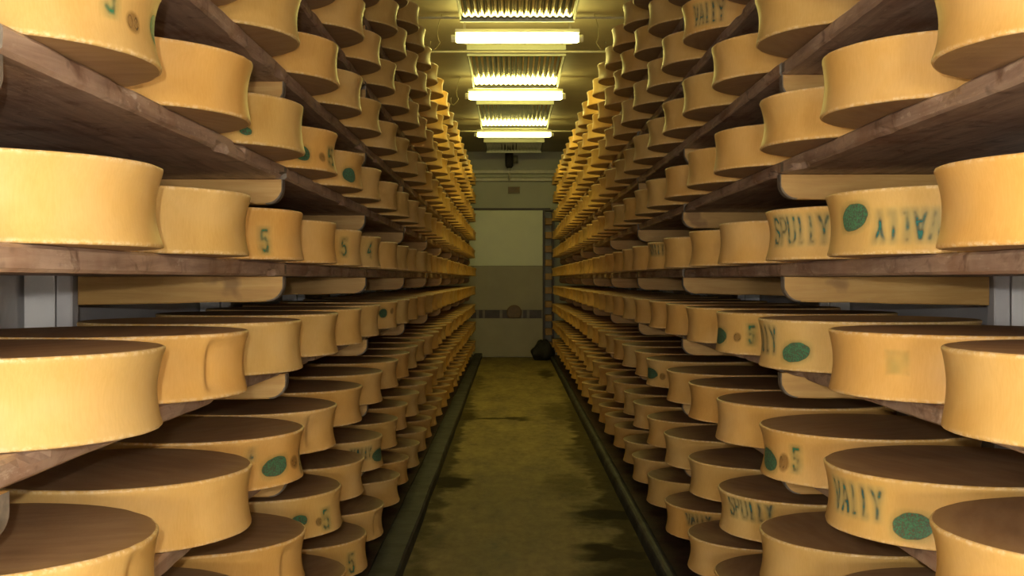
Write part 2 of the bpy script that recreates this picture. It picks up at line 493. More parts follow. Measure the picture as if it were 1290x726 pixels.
def make_bearer_mesh(seed, length, sgn):
    """arm under the boards: flat top, lower front corner rounded off"""
    rnd = random.Random(seed)
    hgt, wid, rr = .092, .048, .052
    prof = [(0, 0), (0, -hgt + rr + .012)]
    for k in range(1, 9):
        t = PI/2*k/8
        prof.append((rr - rr*math.cos(t), -hgt + rr + .012 - rr*math.sin(t)*1.0))
    for k in range(1, 9):
        x = rr + (length - rr)*k/8
        prof.append((x, -hgt + .012*(1 - k/8) + rnd.uniform(-.0015, .0015)))
    prof.append((length, 0))
    n = len(prof)
    cx = sum(p[0] for p in prof)/n; cz = -hgt/2
    v = []
    for (yy, ins) in ((-wid/2, .004), (-wid/2 + .004, 0), (wid/2 - .004, 0), (wid/2, .004)):
        for x, z in prof:
            v.append((sgn*(x + (ins if x < cx else -ins)*(.8)), yy, min(0, z + (ins if z < cz else -ins*.3))))
    f, fm = [], []
    for a in range(3):
        for k in range(n):
            j = (k+1) % n
            q = (a*n+k, a*n+j, a*n+n+j, a*n+n+k)
            f.append(q[::-1] if sgn > 0 else q)
            fm.append(1 if k < 9 else 0)
    a, b = tuple(range(n)), tuple(range(4*n-1, 3*n-1, -1))
    f += [a, b] if sgn > 0 else [a[::-1], b[::-1]]
    fm += [0, 0]
    me = bpy.data.meshes.new('shelf_bearer')
    me.from_pydata(v, [], f)
    me.materials.append(M['bearer']); me.materials.append(M['endgrain'])
    me.polygons.foreach_set('material_index', fm)
    me.update()
    return me

board_meshes = {s: [make_board_mesh(11*k + (3 if s == 'L' else 5), BZ - .006, .655, SGN[s]) for k in range(9)] for s in 'LR'}
bearer_meshes = {s: [make_bearer_mesh(7*k + 1, .655, SGN[s]) for k in range(4)] for s in 'LR'}

for s in 'LR':
    sg = SGN[s]
    for ri, rw in enumerate(ROWS):
        ztop = EYE - HR[s][rw] - .0005
        for bay in range(-1, NBAY):
            y0 = BZ0 + BZ*bay + .003
            me = board_meshes[s][(bay*5 + ri*7 + 2) % 9]
            o = bpy.data.objects.new('shelf_board', me)
            o.location = (sg*(XB[s] + random.uniform(-.004, .004)), y0, ztop)
            link(o)
            lab = ('brown wooden shelf board nearest the camera on %s rack\'s %s' if bay < 0 else
                   'brown wooden shelf board, ' + ORD[bay] + ' bay along %s rack\'s %s') % (SIDE[s], LEVEL[rw])
            tag(o, lab, 'shelf board', 'shelf boards of the two racks')
        for bi in range(0, NBAY + 1):
            o = bpy.data.objects.new('shelf_bearer', bearer_meshes[s][(bi*3 + ri) % 4])
            o.location = (sg*(XB[s] + random.uniform(-.006, .010)), BZ0 + BZ*bi, ztop - TH - .0012)
            link(o)
            tag(o, 'tan bearer arm with rounded tip, %s along %s rack under %s' % (ORD[bi], SIDE[s], LEVEL[rw]), 'shelf bracket', 'bearer arms under the shelf boards')
    for bi in range(0, NBAY + 1):
        y = BZ0 + BZ*bi
        xa = sg*(XB[s] + .675)
        o = empty('rack_post', (xa, y, .046))
        tag(o, 'white steel upright behind the cheeses, %s along %s rack' % (ORD[bi], SIDE[s]), 'post', 'steel uprights of the racks')
        top = CEIL - .05
        MB().box(0, sg*.052, -.03, .03, 0, top, .005).build('web', M['web'], o)
        MB().box(sg*.053, sg*.150, -.036, -.028, 0, top, .002).build('flange', M['post'], o)

# ------------------------------------------------------------------ cheese wheels
WAIST = [.011, .013, .009, .015, .012, .010, .016, .013]
def prof_r(var, z, th=0.0, dents=()):
    """outer radius of the side at height z and angle th"""
    w = WAIST[var % 8]
    q = z / H
    e = max(0.0, 1 - abs(2*q - 1))                    # 0 at the rims, 1 at half height
    c = math.sin(min(1, e*1.0)*PI/2)
    asym = .0025*math.sin(var*2.1)*(q - .5)*2
    r = R - w*(c**.9) + asym
    # rims rounded over
    ez = min(z, H - z)
    if ez < .007:
        r -= .007*(1 - math.sqrt(max(0, 1 - (1 - ez/.007)**2)))
    r += .0016*noise.noise(Vector((math.cos(th)*2.2 + var*5, math.sin(th)*2.2, q*1.2)))
    if ez < .012:
        r += .0022*noise.noise(Vector((math.cos(th)*9 + var*3, math.sin(th)*9, q*2 + 7)))
    for (t0, wd, dp, dirn) in dents:
        x = ((th - t0 + PI) % (2*PI) - PI) * dirn
        if 0 < x < wd:
            a = min(1, x/.09); a = a*a*(3-2*a)
            b = 1 - x/wd
            m = max(0, min(1, (e - .12)/.35)); m = m*m*(3-2*m)
            r -= dp*a*(b**.8)*m
    return r

ZS = [0, .0015, .004, .0075, .014, .026, .040, .055, .070, .085, .100, .114, .126, .1325, .136, .1385, H]
def side_geo(var, seg, zs, dents=()):
    v, f = [], []
    for z in zs:
        for k in range(seg):
            th = 2*PI*k/seg
            r = prof_r(var, z, th, dents)
            v.append((r*math.cos(th), r*math.sin(th), z))
    for i in range(len(zs)-1):
        for k in range(seg):
            j = (k+1) % seg
            f.append((i*seg+k, i*seg+j, i*seg+seg+j, i*seg+seg+k))
    return v, f
def face_geo(var, seg, top, dents=()):
    z = H if top else 0
    v = [(0, 0, z + (.0012 if top else .0))]
    f = []
    for ri, fr in enumerate((.45, .8, 1.0)):
        for k in range(seg):
            th = 2*PI*k/seg
            r = prof_r(var, z, th, dents)*fr
            zz = z + (noise.noise(Vector((math.cos(th)*fr*3 + var, math.sin(th)*fr*3, 3)))*.0015 if top and ri < 2 else 0)
            v.append((r*math.cos(th), r*math.sin(th), min(zz, z + .001)))
    for k in range(seg):
        j = (k+1) % seg
        f.append((0, 1+k, 1+j))
        for ri in (0, 1):
            a = 1 + ri*seg
            f.append((a+k, a+seg+k, a+seg+j, a+j))
    if not top:
        f = [q[::-1] for q in f]
    return v, f
def data(name, v, f, mats, fm=None):
    me = bpy.data.meshes.new(name)
    me.from_pydata(v, [], f)
    for m in mats: me.materials.append(m)
    if fm: me.polygons.foreach_set('material_index', fm)
    me.polygons.foreach_set('use_smooth', [True]*len(me.polygons))
    me.update()
    return me
SEG = 112
side_me = [data('side_rind', *side_geo(k, SEG, ZS), [M['rind']]) for k in range(8)]
top_me = [data('top_face', *face_geo(k, SEG, True), [M['face']]) for k in range(8)]
bot_me = [data('bottom_face', *face_geo(k, SEG, False), [M['face']]) for k in range(8)]
def whole_geo(var, seg):
    zs = [0, .0035, .012, .035, .07, .105, .128, .1365, H]
    v, f = side_geo(var, seg, zs)
    fm = [0]*len(f)
    for top in (False, True):
        v2, f2 = face_geo(var, seg, top)
        b = len(v)
        v = v + v2; f = f + [tuple(i+b for i in q) for q in f2]; fm += [1]*len(f2)
    return v, f, fm
whole_me = []
for k in range(8):
    v, f, fm = whole_geo(k, 56)
    whole_me.append(data('cheese_wheel', v, f, [M['rind'], M['face']], fm))

FIT = {'LA00': 2.01, 'LA01': 2.7, 'LA02': 3.41, 'LA03': 4.07, 'LA04': 4.77, 'LA05': 5.49, 'LA10': 2.0, 'LA11': 2.72, 'LA12': 3.42, 'LA13': 4.1, 'LA14': 4.82, 'LA15': 5.48, 'LA22': 3.37, 'LA23': 4.13, 'LA24': 4.79, 'LA25': 5.5, 'LB10': 2.01, 'LB11': 2.68, 'LB12': 3.39, 'LB13': 4.12, 'LB14': 4.78, 'LB15': 5.44, 'LB16': 6.3, 'LB20': 1.98, 'LB21': 2.72, 'LB22': 3.42, 'LB23': 4.065, 'LB24': 4.79, 'LB25': 5.56, 'LB26': 6.35, 'LB32': 3.44, 'LB33': 4.2, 'LB34': 4.85, 'LB35': 5.56, 'LB44': 4.95, 'LB43': 4.3, 'LB45': 5.6, 'LB46': 6.43, 'RA00': 1.98, 'RA01': 2.69, 'RA02': 3.35, 'RA03': 4.12, 'RA04': 4.82, 'RA10': 2.0, 'RA11': 2.74, 'RA12': 3.43, 'RA13': 4.21, 'RA14': 4.86, 'RA15': 5.57, 'RA22': 3.49, 'RA23': 4.26, 'RA24': 5.0, 'RA25': 5.66, 'RA34': 5.0, 'RA35': 5.69, 'RB10': 1.95, 'RB11': 2.67, 'RB12': 3.45, 'RB13': 4.17, 'RB14': 4.89, 'RB15': 5.55, 'RB20': 2.0, 'RB21': 2.71, 'RB23': 4.17, 'RB24': 4.83, 'RB25': 5.51, 'RB26': 6.33, 'RB33': 4.12, 'RB34': 4.82, 'RB35': 5.59, 'RB43': 4.2, 'RB44': 4.85, 'RB45': 5.56, 'RB46': 6.3}
W = {}
NW = 27
for s in 'LR':
    for rw in ROWS:
        prev = None
        for n in range(NW):
            key = '%s%s%d' % (s, rw, n)
            z = FIT.get(key)
            dx = 0.0
            if z is None:
                z = 1.99 + (.713 if s == 'L' else .716)*n + random.uniform(-.02, .02)
                dx = random.uniform(-.010, .010)
            if prev is not None and z - prev < .640: z = prev + .640
            prev = z
            W[key] = dict(s=s, row=rw, n=n, x=SGN[s]*(XC[s] + dx), y=z, z=EYE - HR[s][rw] + .0006, var=random.randrange(8), rot=random.uniform(0, 2*PI))

def to_px(x, y, z):
    return VX + FPX*x/y, VY + FPX*(EYE - z)/y
def in_frame(w):
    c = 0
    for k in range(48):
        th = 2*PI*k/48
        nx, ny = math.cos(th), math.sin(th)
        px_, py_ = w['x'] + nx*R, w['y'] + ny*R
        if nx*px_ + ny*py_ >= 0: continue
        for q in (0.02, .5, .98):
            u, v_ = to_px(px_, py_, w['z'] + H*q)
            if 3 < u < 1287 and 3 < v_ < 723: c += 1
    # a neighbour nearer the camera hides all but the aisle-side part
    if c and w['n'] > 0:
        xi = w['x'] - SGN[w['s']]*R
        u, v0 = to_px(xi, w['y'], w['z'] + H); _, v1 = to_px(xi, w['y'], w['z'])
        if not (0 < u < 1290 and v1 > 2 and v0 < 724): c = 0
    return c >= 2
vis = [k for k, w in W.items() if in_frame(w)]
vis.sort(key=lambda k: W[k]['y'])
solo = set(vis[:300])

# --- stamps -------------------------------------------------------
STROKES = {
    'V': [[(0,1),(.5,0),(1,1)]], 'A': [[(0,0),(.5,1),(1,0)], [(.22,.35),(.78,.35)]], 'L': [[(.35,1),(.35,0),(.62,0)]], 'I': [[(.5,0),(.5,1)]],
    'E': [[(.9,1),(0,1),(0,0),(.9,0)], [(0,.52),(.7,.52)]], 'S': [[(1,.85),(.75,1),(.2,1),(0,.8),(.1,.58),(.9,.42),(1,.2),(.8,0),(.2,0),(0,.15)]],
    'P': [[(0,0),(0,1),(.7,1),(1,.85),(1,.6),(.7,.45),(0,.45)]], 'U': [[(0,1),(0,.15),(.25,0),(.75,0),(1,.15),(1,1)]], 'Y': [[(0,1),(.5,.5),(1,1)], [(.5,.5),(.5,0)]],
    'N': [[(0,0),(0,1),(1,0),(1,1)]], 'M': [[(0,0),(0,1),(.5,.35),(1,1),(1,0)]], 'Z': [[(0,1),(1,1),(0,0),(1,0)]],
    '5': [[(.95,1),(.1,1),(.05,.56),(.6,.62),(.95,.45),(1,.22),(.75,0),(.25,0),(0,.14)]],
    '4': [[(.75,0),(.75,1),(0,.3),(1,.3)]], '0': [[(.3,0),(0,.3),(0,.7),(.3,1),(.7,1),(1,.7),(1,.3),(.7,0),(.3,0)]],
    '8': [[(.5,.53),(.1,.75),(.5,1),(.9,.75),(.5,.53),(0,.25),(.5,0),(1,.25),(.5,.53)]], '1': [[(.2,.8),(.55,1),(.55,0)]], '3': [[(0,.9),(.5,1),(.95,.78),(.4,.54),(1,.27),(.5,0),(0,.1)]],
}
def seg_d(px_, py_, a, b):
    ax, ay = a; bx_, by = b
    dx, dy = bx_-ax, by-ay
    l = dx*dx + dy*dy
    t = 0 if l == 0 else max(0, min(1, ((px_-ax)*dx + (py_-ay)*dy)/l))
    return math.hypot(px_-ax-t*dx, py_-ay-t*dy)

def hit(w, px_, rad):
    """angle on the wheel's side met by the line of sight through picture column px_"""
    ux = (px_ - VX)/FPX
    L = math.hypot(ux, 1); dx, dy = ux/L, 1/L
    b = w['x']*dx + w['y']*dy
    c2 = w['x']**2 + w['y']**2 - b*b
    h = math.sqrt(max(0.0, rad*rad - c2))
    t = b - h
    return math.atan2(t*dy - w['y'], t*dx - w['x']), t*dy

def patch(name, w, box, mat, fn, parent, dents, pad, label=None, step=.0013):
    """ink patch lying on the side of wheel w, over picture box (x0, y0, x1, y1); fn(s, t, width, height) -> (ink, halo)"""
    x0, y0, x1, y1 = box
    rad = R - .012
    ta, za = hit(w, x0, rad); tb, zb_ = hit(w, x1, rad)
    d = (tb - ta + PI) % (2*PI) - PI
    width = abs(d)*rad
    tm, zm = hit(w, (x0+x1)/2, rad)
    hgt = (y1 - y0)*zm/FPX
    zcen = EYE - ((y0+y1)/2 - VY)*zm/FPX - w['z']
    if not .02 < zcen < H - .015: print('STAMP OFF', name, w['s'], w['row'], w['n'], round(zcen, 3), round(hgt, 3))
    zcen = max(.03, min(H - .03, zcen))
    zlo, zhi = max(.008, zcen - hgt/2 - pad), min(H - .008, zcen + hgt/2 + pad)
    nx = max(8, int((width + 2*pad)/step)); ny = max(8, int((zhi - zlo)/step))
    tc = ta + d/2
    sg = 1 if d > 0 else -1
    vv, ff, ink, hal = [], [], [], []
    ca, sa = math.cos(w['rot']), math.sin(w['rot'])
    for j in range(ny+1):
        z = zlo + (zhi - zlo)*j/ny
        for i in range(nx+1):
            s_ = -(width/2 + pad) + (width + 2*pad)*i/nx
            th = tc + sg*s_/rad - w['rot']
            r = prof_r(w['var'], z, th % (2*PI), dents) + .0007
            vv.append((r*math.cos(th), r*math.sin(th), z))
            a, b = fn(s_, z - zcen, width, hgt)
            edge = min(1, min(i, nx - i)/(nx*.08 + 1e-6), min(j, ny - j)/(ny*.08 + 1e-6))
            ink.append(a*edge); hal.append(b*edge)
    for j in range(ny):
        for i in range(nx):
            q = (j*(nx+1)+i, j*(nx+1)+i+1, (j+1)*(nx+1)+i+1, (j+1)*(nx+1)+i)
            ff.append(q if sg > 0 else q[::-1])
    me = data(name, vv, ff, [mat])
    for nm, vals in (('ink', ink), ('halo', hal)):
        at = me.attributes.new(nm, 'FLOAT', 'POINT')
        at.data.foreach_set('value', vals)
    o = bpy.data.objects.new(name, me)
    link(o, parent)
    if label: o['label'] = label
    return o

def seal_fn(seed, strength=1.0, ring=True, tilt=0.0):
    def fn(s, t, wd, hg):
        c_, s_ = math.cos(tilt), math.sin(tilt)
        s2, t2 = s*c_ + t*s_, -s*s_ + t*c_
        d = math.hypot(s2/(wd/2), t2/(hg/2))
        d += .05*noise.noise(Vector((s*60, t*60, seed)))
        k = max(0, min(1, (1.03 - d)/.12))
        h = max(0, min(1, (1.45 - d)/.5))
        return k*k*(3-2*k)*.93*strength, h*.22*strength
    return fn
def text_fn(txt, seed, wgt=.0042, flip=False, strength=1.0, drip=True):
    def fn(s, t, wd, hg):
        if flip: s, t = -s, -t
        n = len(txt)
        cell = wd/n
        u = s + wd/2
        best, bl = 9, 0
        i0 = int(u/cell)
        for i in (i0-1, i0, i0+1):
            if not 0 <= i < n or txt[i] == ' ': continue
            lx = i*cell + cell*.16; lw = cell*.68
            dens = .55 + .45*noise.noise(Vector((i*3.7 + seed, seed*1.3, 0)))
            for st in STROKES[txt[i]]:
                for a, b in zip(st, st[1:]):
                    dd = seg_d(u, t, (lx + a[0]*lw, (a[1]-.5)*hg), (lx + b[0]*lw, (b[1]-.5)*hg))
                    if dd < best: best, bl = dd, dens
        patchy = .62 + .75*noise.noise(Vector((s*55 + seed, t*55, seed*2)))
        ink = math.exp(-(best/wgt)**2*.8)*max(.36, min(1, patchy + .10))*(.50 + .72*bl)
        halo = math.exp(-(best/(wgt*2.4))**2)*.30
        if drip: halo = max(halo, .13*math.exp(-((best)/(wgt*3.4))**2))
        return min(1, ink*strength), halo*strength
    return fn
def mark_fn(txt, seed):
    tf = text_fn(txt, seed, .0021, False, 1.0, False)
    def fn(s, t, wd, hg):
        d = math.hypot(s/(wd/2), t/(hg/2))
        h = max(0, min(1, (1.15 - d)/.4))*.42
        a, b = tf(s, t, wd*.85, hg*.55) if abs(t) < hg*.4 else (0, 0)
        return a, max(h, b*.3)
    return fn
def faint_fn(s, t, wd, hg):
    d = max(abs(s)/(wd/2), abs(t)/(hg/2))
    k = max(0, min(1, (1.1 - d)/.35))
    return 0.0, .30*k*(.8 + .6*noise.noise(Vector((s*40, t*40, 2))))

# (wheel, kind, picture box, writing or tilt, upside-down)
STAMPS = [
    ('RA01', 'seal', (1061, 257, 1095, 291), .25, False), ('RA01', 'text', (1101, 268, 1189, 301), 'VALLY', True),
    ('RA02', 'text', (976, 274, 1046, 305), 'SPULLY', False),
    ('RA03', 'num', (898, 297, 908, 319), '5', False), ('RA06', 'text', (820, 305, 838, 320), 'VALLY', False),
    ('RA08', 'seal', (779, 316, 786, 327), 0, False), ('RA16', 'text', (801, 250, 811, 260), 'VALLY', False),
    ('RA34', 'text', (875, 4, 913.5, 27), 'VALLY', False),
    ('RB11', 'faint', (1116, 441, 1147, 473), '', False),
    ('RB12', 'text', (956, 413, 980, 442), 'ALLY', False), ('RB12', 'seal', (985.5, 431.5, 1022, 457), .15, False),
    ('RB13', 'seal', (904, 413, 917, 434), 0, False), ('RB13', 'mark', (925, 419, 935, 431), '08', False), ('RB13', 'num', (943.5, 412, 952, 432), '5', False),
    ('RB16', 'seal', (787, 381, 798, 392), 0, False),
    ('RB21', 'text', (1053, 614, 1114, 648), 'VALLY', False), ('RB21', 'seal', (1124, 646, 1178, 681), .10, False),
    ('RB22', 'seal', (962, 567, 980, 592), -.2, False), ('RB22', 'mark', (981, 571, 994, 595), '081', False), ('RB22', 'num', (998, 566, 1007, 592), '5', False),
    ('RB26', 'seal', (816.5, 464, 829, 478), 0, False), ('RB26', 'mark', (831, 470, 839, 479), '08', False),
    ('RB33', 'text', (920, 630, 976, 654), 'SPULLY', False),
    ('RB45', 'text', (865, 650, 896, 662), 'VALLY', False),
    ('LA02', 'num', (327, 290.5, 337, 316), '5', False), ('LA04', 'num', (429, 302, 436.5, 321), '5', False), ('LA05', 'num', (463, 307, 469, 323), '4', False),
    ('LA10', 'num', (135, -20, 149, 13), '5', False), ('LA10', 'mark', (161, 14, 178, 42), '08', False), ('LA10', 'seal', (191, 24, 203, 62), 0, False),
    ('LA12', 'seal', (300, 160, 316, 171), 0, False),
    ('LA13', 'seal', (370, 183, 391, 203), 0, False), ('LA13', 'mark', (402, 192, 410, 204), '08', False), ('LA13', 'num', (413, 189, 420, 208), '5', False),
    ('LA14', 'seal', (431, 211, 447.5, 230), 0, False), ('LA16', 'num', (500, 256, 505, 267), '5', False),
    
    ('LB16', 'seal', (477, 389, 487.5, 401), 0, False), ('LB16', 'mark', (491, 388, 495, 396), '0', False),
    ('LB22', 'seal', (329.5, 576, 362.5, 600.5), .12, False), ('LB22', 'mark', (366, 574, 375, 591), '8', False), ('LB22', 'text', (376, 568, 384, 590), 'A', False), ('LB22', 'text', (312, 569, 322, 577), 'L', False),
    ('LB35', 'text', (441, 567, 467, 578), 'VALLY', False), ('LB35', 'seal', (467.5, 566, 481.5, 582), 0, False),
    ('LB33', 'seal', (365, 649, 386.5, 664), 0, False), ('LB33', 'mark', (396, 652, 404, 663), '08', False), ('LB33', 'num', (404.5, 643, 413, 665), '5', False),
    ('LB44', 'num', (437.5, 699, 445, 720), '5', False),
]
stamped = {}
for k, kind, box, arg, fl in STAMPS:
    stamped.setdefault(k, []).append((kind, box, arg, fl))
# pressed-in flats where a neighbour leaned on the wheel: picture column of the crease
DENTS = {'LB11': (257, .60, .017), 'LB23': (384, .55, .012), 'LB32': (352, .5, .010), 'LB35': None, 'LB45': (470, .5, .012), 'LB20': (156, .5, .009)}

def describe(w, key, i):
    s = SIDE[w['s']]
    kinds = [t[0] for t in stamped.get(key, [])]
    txt = next((t[2] for t in stamped.get(key, []) if t[0] == 'text'), None)
    if 'text' in kinds and 'seal' in kinds: a = 'cheese wheel with blue-green letters and green seal'
    elif 'text' in kinds: a = 'cheese wheel stamped with blue-green letters'
    elif 'seal' in kinds and 'num' in kinds: a = 'cheese wheel with green seal and number'
    elif 'seal' in kinds: a = 'cheese wheel with green seal'
    elif 'num' in kinds: a = 'cheese wheel stamped with green number'
    elif 'faint' in kinds: a = 'cheese wheel with faded green smudge'
    elif DENTS.get(key): a = 'golden cheese wheel with dented side'
    else: a = 'plain golden cheese wheel'
    lev = LEVEL[w['row']].replace('shelf above eye level', 'shelf above eyes').replace('shelf below eye level', 'shelf below eyes')
    return '%s, %s along %s rack\'s %s' % (a, ORD[i], s, lev)

count = {}
far_v, far_f, far_m, far_p = [], [], [], []
for key, w in sorted(W.items(), key=lambda kv: kv[1]['y']):
    if key in solo:
        i = count.get(w['s'] + w['row'], 0)
        count[w['s'] + w['row']] = i + 1
        dent = ()
        if DENTS.get(key):
            pxc, wd, dp = DENTS[key]
            th, _ = hit(w, pxc, R - .01)
            dent = [((th - w['rot']) % (2*PI), wd, dp, 1 if w['s'] == 'L' else -1)]
        if w['n'] <= 8:
            root = empty('cheese_wheel', (w['x'], w['y'], w['z']))
            root.rotation_euler = (0, 0, w['rot'])
            me = side_me[w['var']]
            if dent:
                me = data('side_rind', *side_geo(w['var'], 220, ZS, dent), [M['rind']])
            o = bpy.data.objects.new('side_rind', me); link(o, root); o['label'] = 'golden yellow hollowed side rind'
            o = bpy.data.objects.new('top_face', top_me[w['var']]); link(o, root); o['label'] = 'brown top crust'
            o = bpy.data.objects.new('bottom_face', bot_me[w['var']]); link(o, root); o['label'] = 'brown bottom crust'
            for si, (kind, box, arg, fl) in enumerate(stamped.get(key, [])):
                seed = (hash_ := sum(ord(c)*7 for c in key) + si*13) * .37
                small = w['n'] >= 6
                st = .0018 if small else .0013
                if kind == 'seal': patch('seal_stamp', w, box, M['seal'], seal_fn(seed, 1.0, True, arg), root, dent, .011, 'green oval ink seal', st)
                elif kind == 'text': patch('letter_stamp', w, box, M['text'], text_fn(arg, seed, .0054, fl), root, dent, .018, 'blue-green ink letters', st)
                elif kind == 'num': patch('number_stamp', w, box, M['num'], text_fn(arg, seed, .0064, fl), root, dent, .017, 'green ink number', st)
                elif kind == 'mark': patch('mark_stamp', w, box, M['mark'], mark_fn(arg, seed), root, dent, .004, 'small brown ink mark', .001)
                else: patch('faded_stamp', w, box, M['faint'], faint_fn, root, dent, .006, 'faded green ink smudge', .002)
        else:
            root = bpy.data.objects.new('cheese_wheel', whole_me[w['var']])
            root.location = (w['x'], w['y'], w['z']); root.rotation_euler = (0, 0, w['rot'])
            link(root)
        tag(root, describe(w, key, i), 'cheese', 'cheese wheels on the two racks')
    else:
        me = whole_me[w['var']]
        ca, sa = math.cos(w['rot']), math.sin(w['rot'])
        b = len(far_v)
        for q in me.vertices:
            far_v.append((w['x'] + q.co.x*ca - q.co.y*sa, w['y'] + q.co.x*sa + q.co.y*ca, w['z'] + q.co.z))
            far_p.append(tuple(q.co))
        for p_ in me.polygons:
            far_f.append(tuple(i_ + b for i_ in p_.vertices)); far_m.append(p_.material_index)
o = mesh('distant_cheese', far_v, far_f, [rind_mat(True), face_mat(True)], None, True, far_m)
at = o.data.attributes.new('place', 'FLOAT_VECTOR', 'POINT')   # each point's place on its own wheel
at.data.foreach_set('vector', [c for p_ in far_p for c in p_])
tag(o, 'mass of small cheese wheels filling the far ends of both racks', 'cheese', 'cheese wheels on the two racks', 'stuff')

# ------------------------------------------------------------------ ceiling: cooling trays, lamps, conduits
XCN = .06
def tray(y0, y1, label):
    zb = EYE + 2.25
    o = empty('cooling_tray', (XCN, y0, zb))
    L = y1 - y0
    hw = .50
    # corrugated underside
    nr, per = 17, 10
    v, f = [], []
    nx = nr*per
    for yy in (0.03, L - .03):
        for i in range(nx + 1):
            t = i/nx
            a = abs((t*nr) % 1 - .5)*2
            a = a*a*(2 - a)
            v.append((-hw + .02 + (2*hw - .04)*t, yy, .016 + .0068*a))
    for i in range(nx):
        f.append((i, nx+1+i, nx+2+i, i+1))
    mesh('corrugated_sheet', v, f, M['galv'], o, True)
    MB().box(-hw, hw, 0, .028, 0, .115, .004).build('front_lip', M['tray'], o)
    MB().box(-hw, hw, L - .028, L, -.004, .115, .004).build('rear_lip', M['tray'], o)
    MB().box(-hw, hw, -.012, -.001, .052, .058, .001).build('lip_seam', M['grey'], o)
    for sx in (-1, 1):
        MB().box(sx*hw, sx*(hw - .018), .03, L - .03, .004, .115, .003).build('side_rail', M['grey'], o)
        for yy in (.25, L - .25):
            MB().tube([(sx*(hw - .04), yy, .10), (sx*(hw - .04), yy, CEIL - EYE - 2.25 - .001)], .006, 8).build('hanger_rod', M['grey'], o)
    MB().box(-hw + .02, hw - .02, .03, L - .03, .085, .110, .003).build('top_plate', M['galv'], o)
    tag(o, label, 'ceiling tray', 'corrugated cooling trays under the ceiling')
tray(8.10, 10.40, 'corrugated metal tray over the aisle, nearest, just before the nearest lamp')
tray(11.98, 14.02, 'corrugated metal tray over the aisle between the nearest and middle lamps')
tray(15.30, 17.75, 'corrugated metal tray over the aisle between the middle and farthest lamps')
tray(19.55, 21.15, 'corrugated metal tray over the aisle beyond the farthest lamp')

def lamp(y, cx, dia, label, zoff=0.0):
    zc = EYE + 2.185 + zoff
    o = empty('fluorescent_lamp', (cx, y, zc))
    L = 1.17
    MB().box(-L/2 + .02, L/2 - .02, -.03, .03, dia*.55, dia*.55 + .035, .005).build('housing', M['fixture'], o)
    pts, rr = [], []
    for x, k in ((-L/2 + .03, .75), (-L/2 + .05, .95), (-L/2 + .12, 1), (0, 1), (L/2 - .12, 1), (L/2 - .05, .95), (L/2 - .03, .75)):
        pts.append((x, 0, 0)); rr.append(dia/2*k)
    MB().tube(pts, rr, 16).build('tube_diffuser', M['lamp'], o, True)
    for sx in (-1, 1):
        MB().tube([(sx*(L/2 - .029), 0, 0), (sx*(L/2 + .01), 0, 0), (sx*(L/2 + .016), 0, 0)], [dia*.40, dia*.40, dia*.3], 14).build('end_cap', M['fixture'], o)
        MB().box(sx*(L/2 - .12), sx*(L/2 - .095), -.004, .004, dia*.55 + .036, CEIL - zc - .001).build('ceiling_mount', M['conduit'], o)
    tag(o, label, 'light', 'fluorescent lamps across the aisle ceiling')
lamp(10.80, .062, .088, 'glowing fluorescent lamp across the ceiling, nearest of the three')
lamp(14.20, .060, .092, 'glowing fluorescent lamp across the ceiling, middle of the three')
lamp(18.00, .056, .070, 'glowing fluorescent lamp across the ceiling, farthest of the three')

for (y, hz, lab) in ((10.47, 2.30, 'thin pale conduit across the ceiling before the nearest lamp'), (11.86, 2.268, 'thin pale conduit across the ceiling just behind the nearest lamp'),
                     (18.35, 2.285, 'thin pale conduit across the ceiling behind the farthest lamp')):
    r_ = .011
    o = MB().tube([(XW_L + .003, y, EYE + hz), (XW_R - .003, y, EYE + hz)], r_, 10).build('ceiling_conduit', M['conduit'], None, True)
    tag(o, lab, 'pipe', 'conduits across the ceiling')
def wire(y, x0, sgn, lab):
    pts = []
    for k in range(22):
        t = k/21
        pts.append((x0 + sgn*(.10*t + .025*math.sin(t*9)), y + .05*t, CEIL - .002 - .30*math.sin(min(1, t*1.25)*PI*.62) + .05*math.cos(t*12)*t))
    o = MB().tube(pts, .004, 6).build('hanging_wire', M['wire'], None, True)
    tag(o, lab, 'wire', 'loose wires by the lamps')
wire(10.85, -.62, -1, 'thin loose wire dangling left of the nearest lamp')
wire(10.85, .76, 1, 'thin loose wire dangling right of the nearest lamp')
wire(14.25, -.60, -1, 'thin loose wire dangling left of the middle lamp')

# dark canister and pipe under the ceiling before the far wall
yc = FAR - .55
o = empty('ceiling_canister', ((641.5 - VX)/FPX*yc, yc, EYE + 1.93))
zt = CEIL - EYE - 1.93 - .001
MB().tube([(0, 0, .13), (0, 0, .17), (0, 0, .25), (0, 0, .40), (0, 0, .42)], [.045, .072, .078, .078, .05], 18).build('body', M['black'], o, True)
MB().tube([(0, 0, .41), (0, 0, zt)], .02, 10).build('ceiling_stem', M['grey'], o, True)
MB().tube([(0, 0, .135), (0, 0, 0), (0, .05, -.04), (0, .38, -.05)], .018, 10).build('outlet_pipe', M['conduit'], o, True)
MB().tube([(.115, 0, .22), (.115, 0, .36)], .05, 14).build('grey_flask', M['grey'], o, True)
MB().box(.06, .08, -.01, .01, .27, .30).build('clamp', M['grey'], o)
tag(o, 'dark canister with thin pipe hanging from ceiling before the far wall', 'canister')
xa, za = at_wall(640, 235.5); xb, zb_ = at_wall(655, 244)
o = empty('sign_box', ((xa+xb)/2, FAR - .002, zb_))
w2, hh = (xb - xa)/2, za - zb_
MB().box(-w2, w2, -.05, 0, 0, hh, .006).build('case', M['sign'], o)
MB().box(-w2 + .012, w2 - .012, -.055, -.051, .018, hh - .014, .003).build('face_plate', M['plaque'], o)
tag(o, 'small brown box fixed high on the far wall above the door', 'sign box')

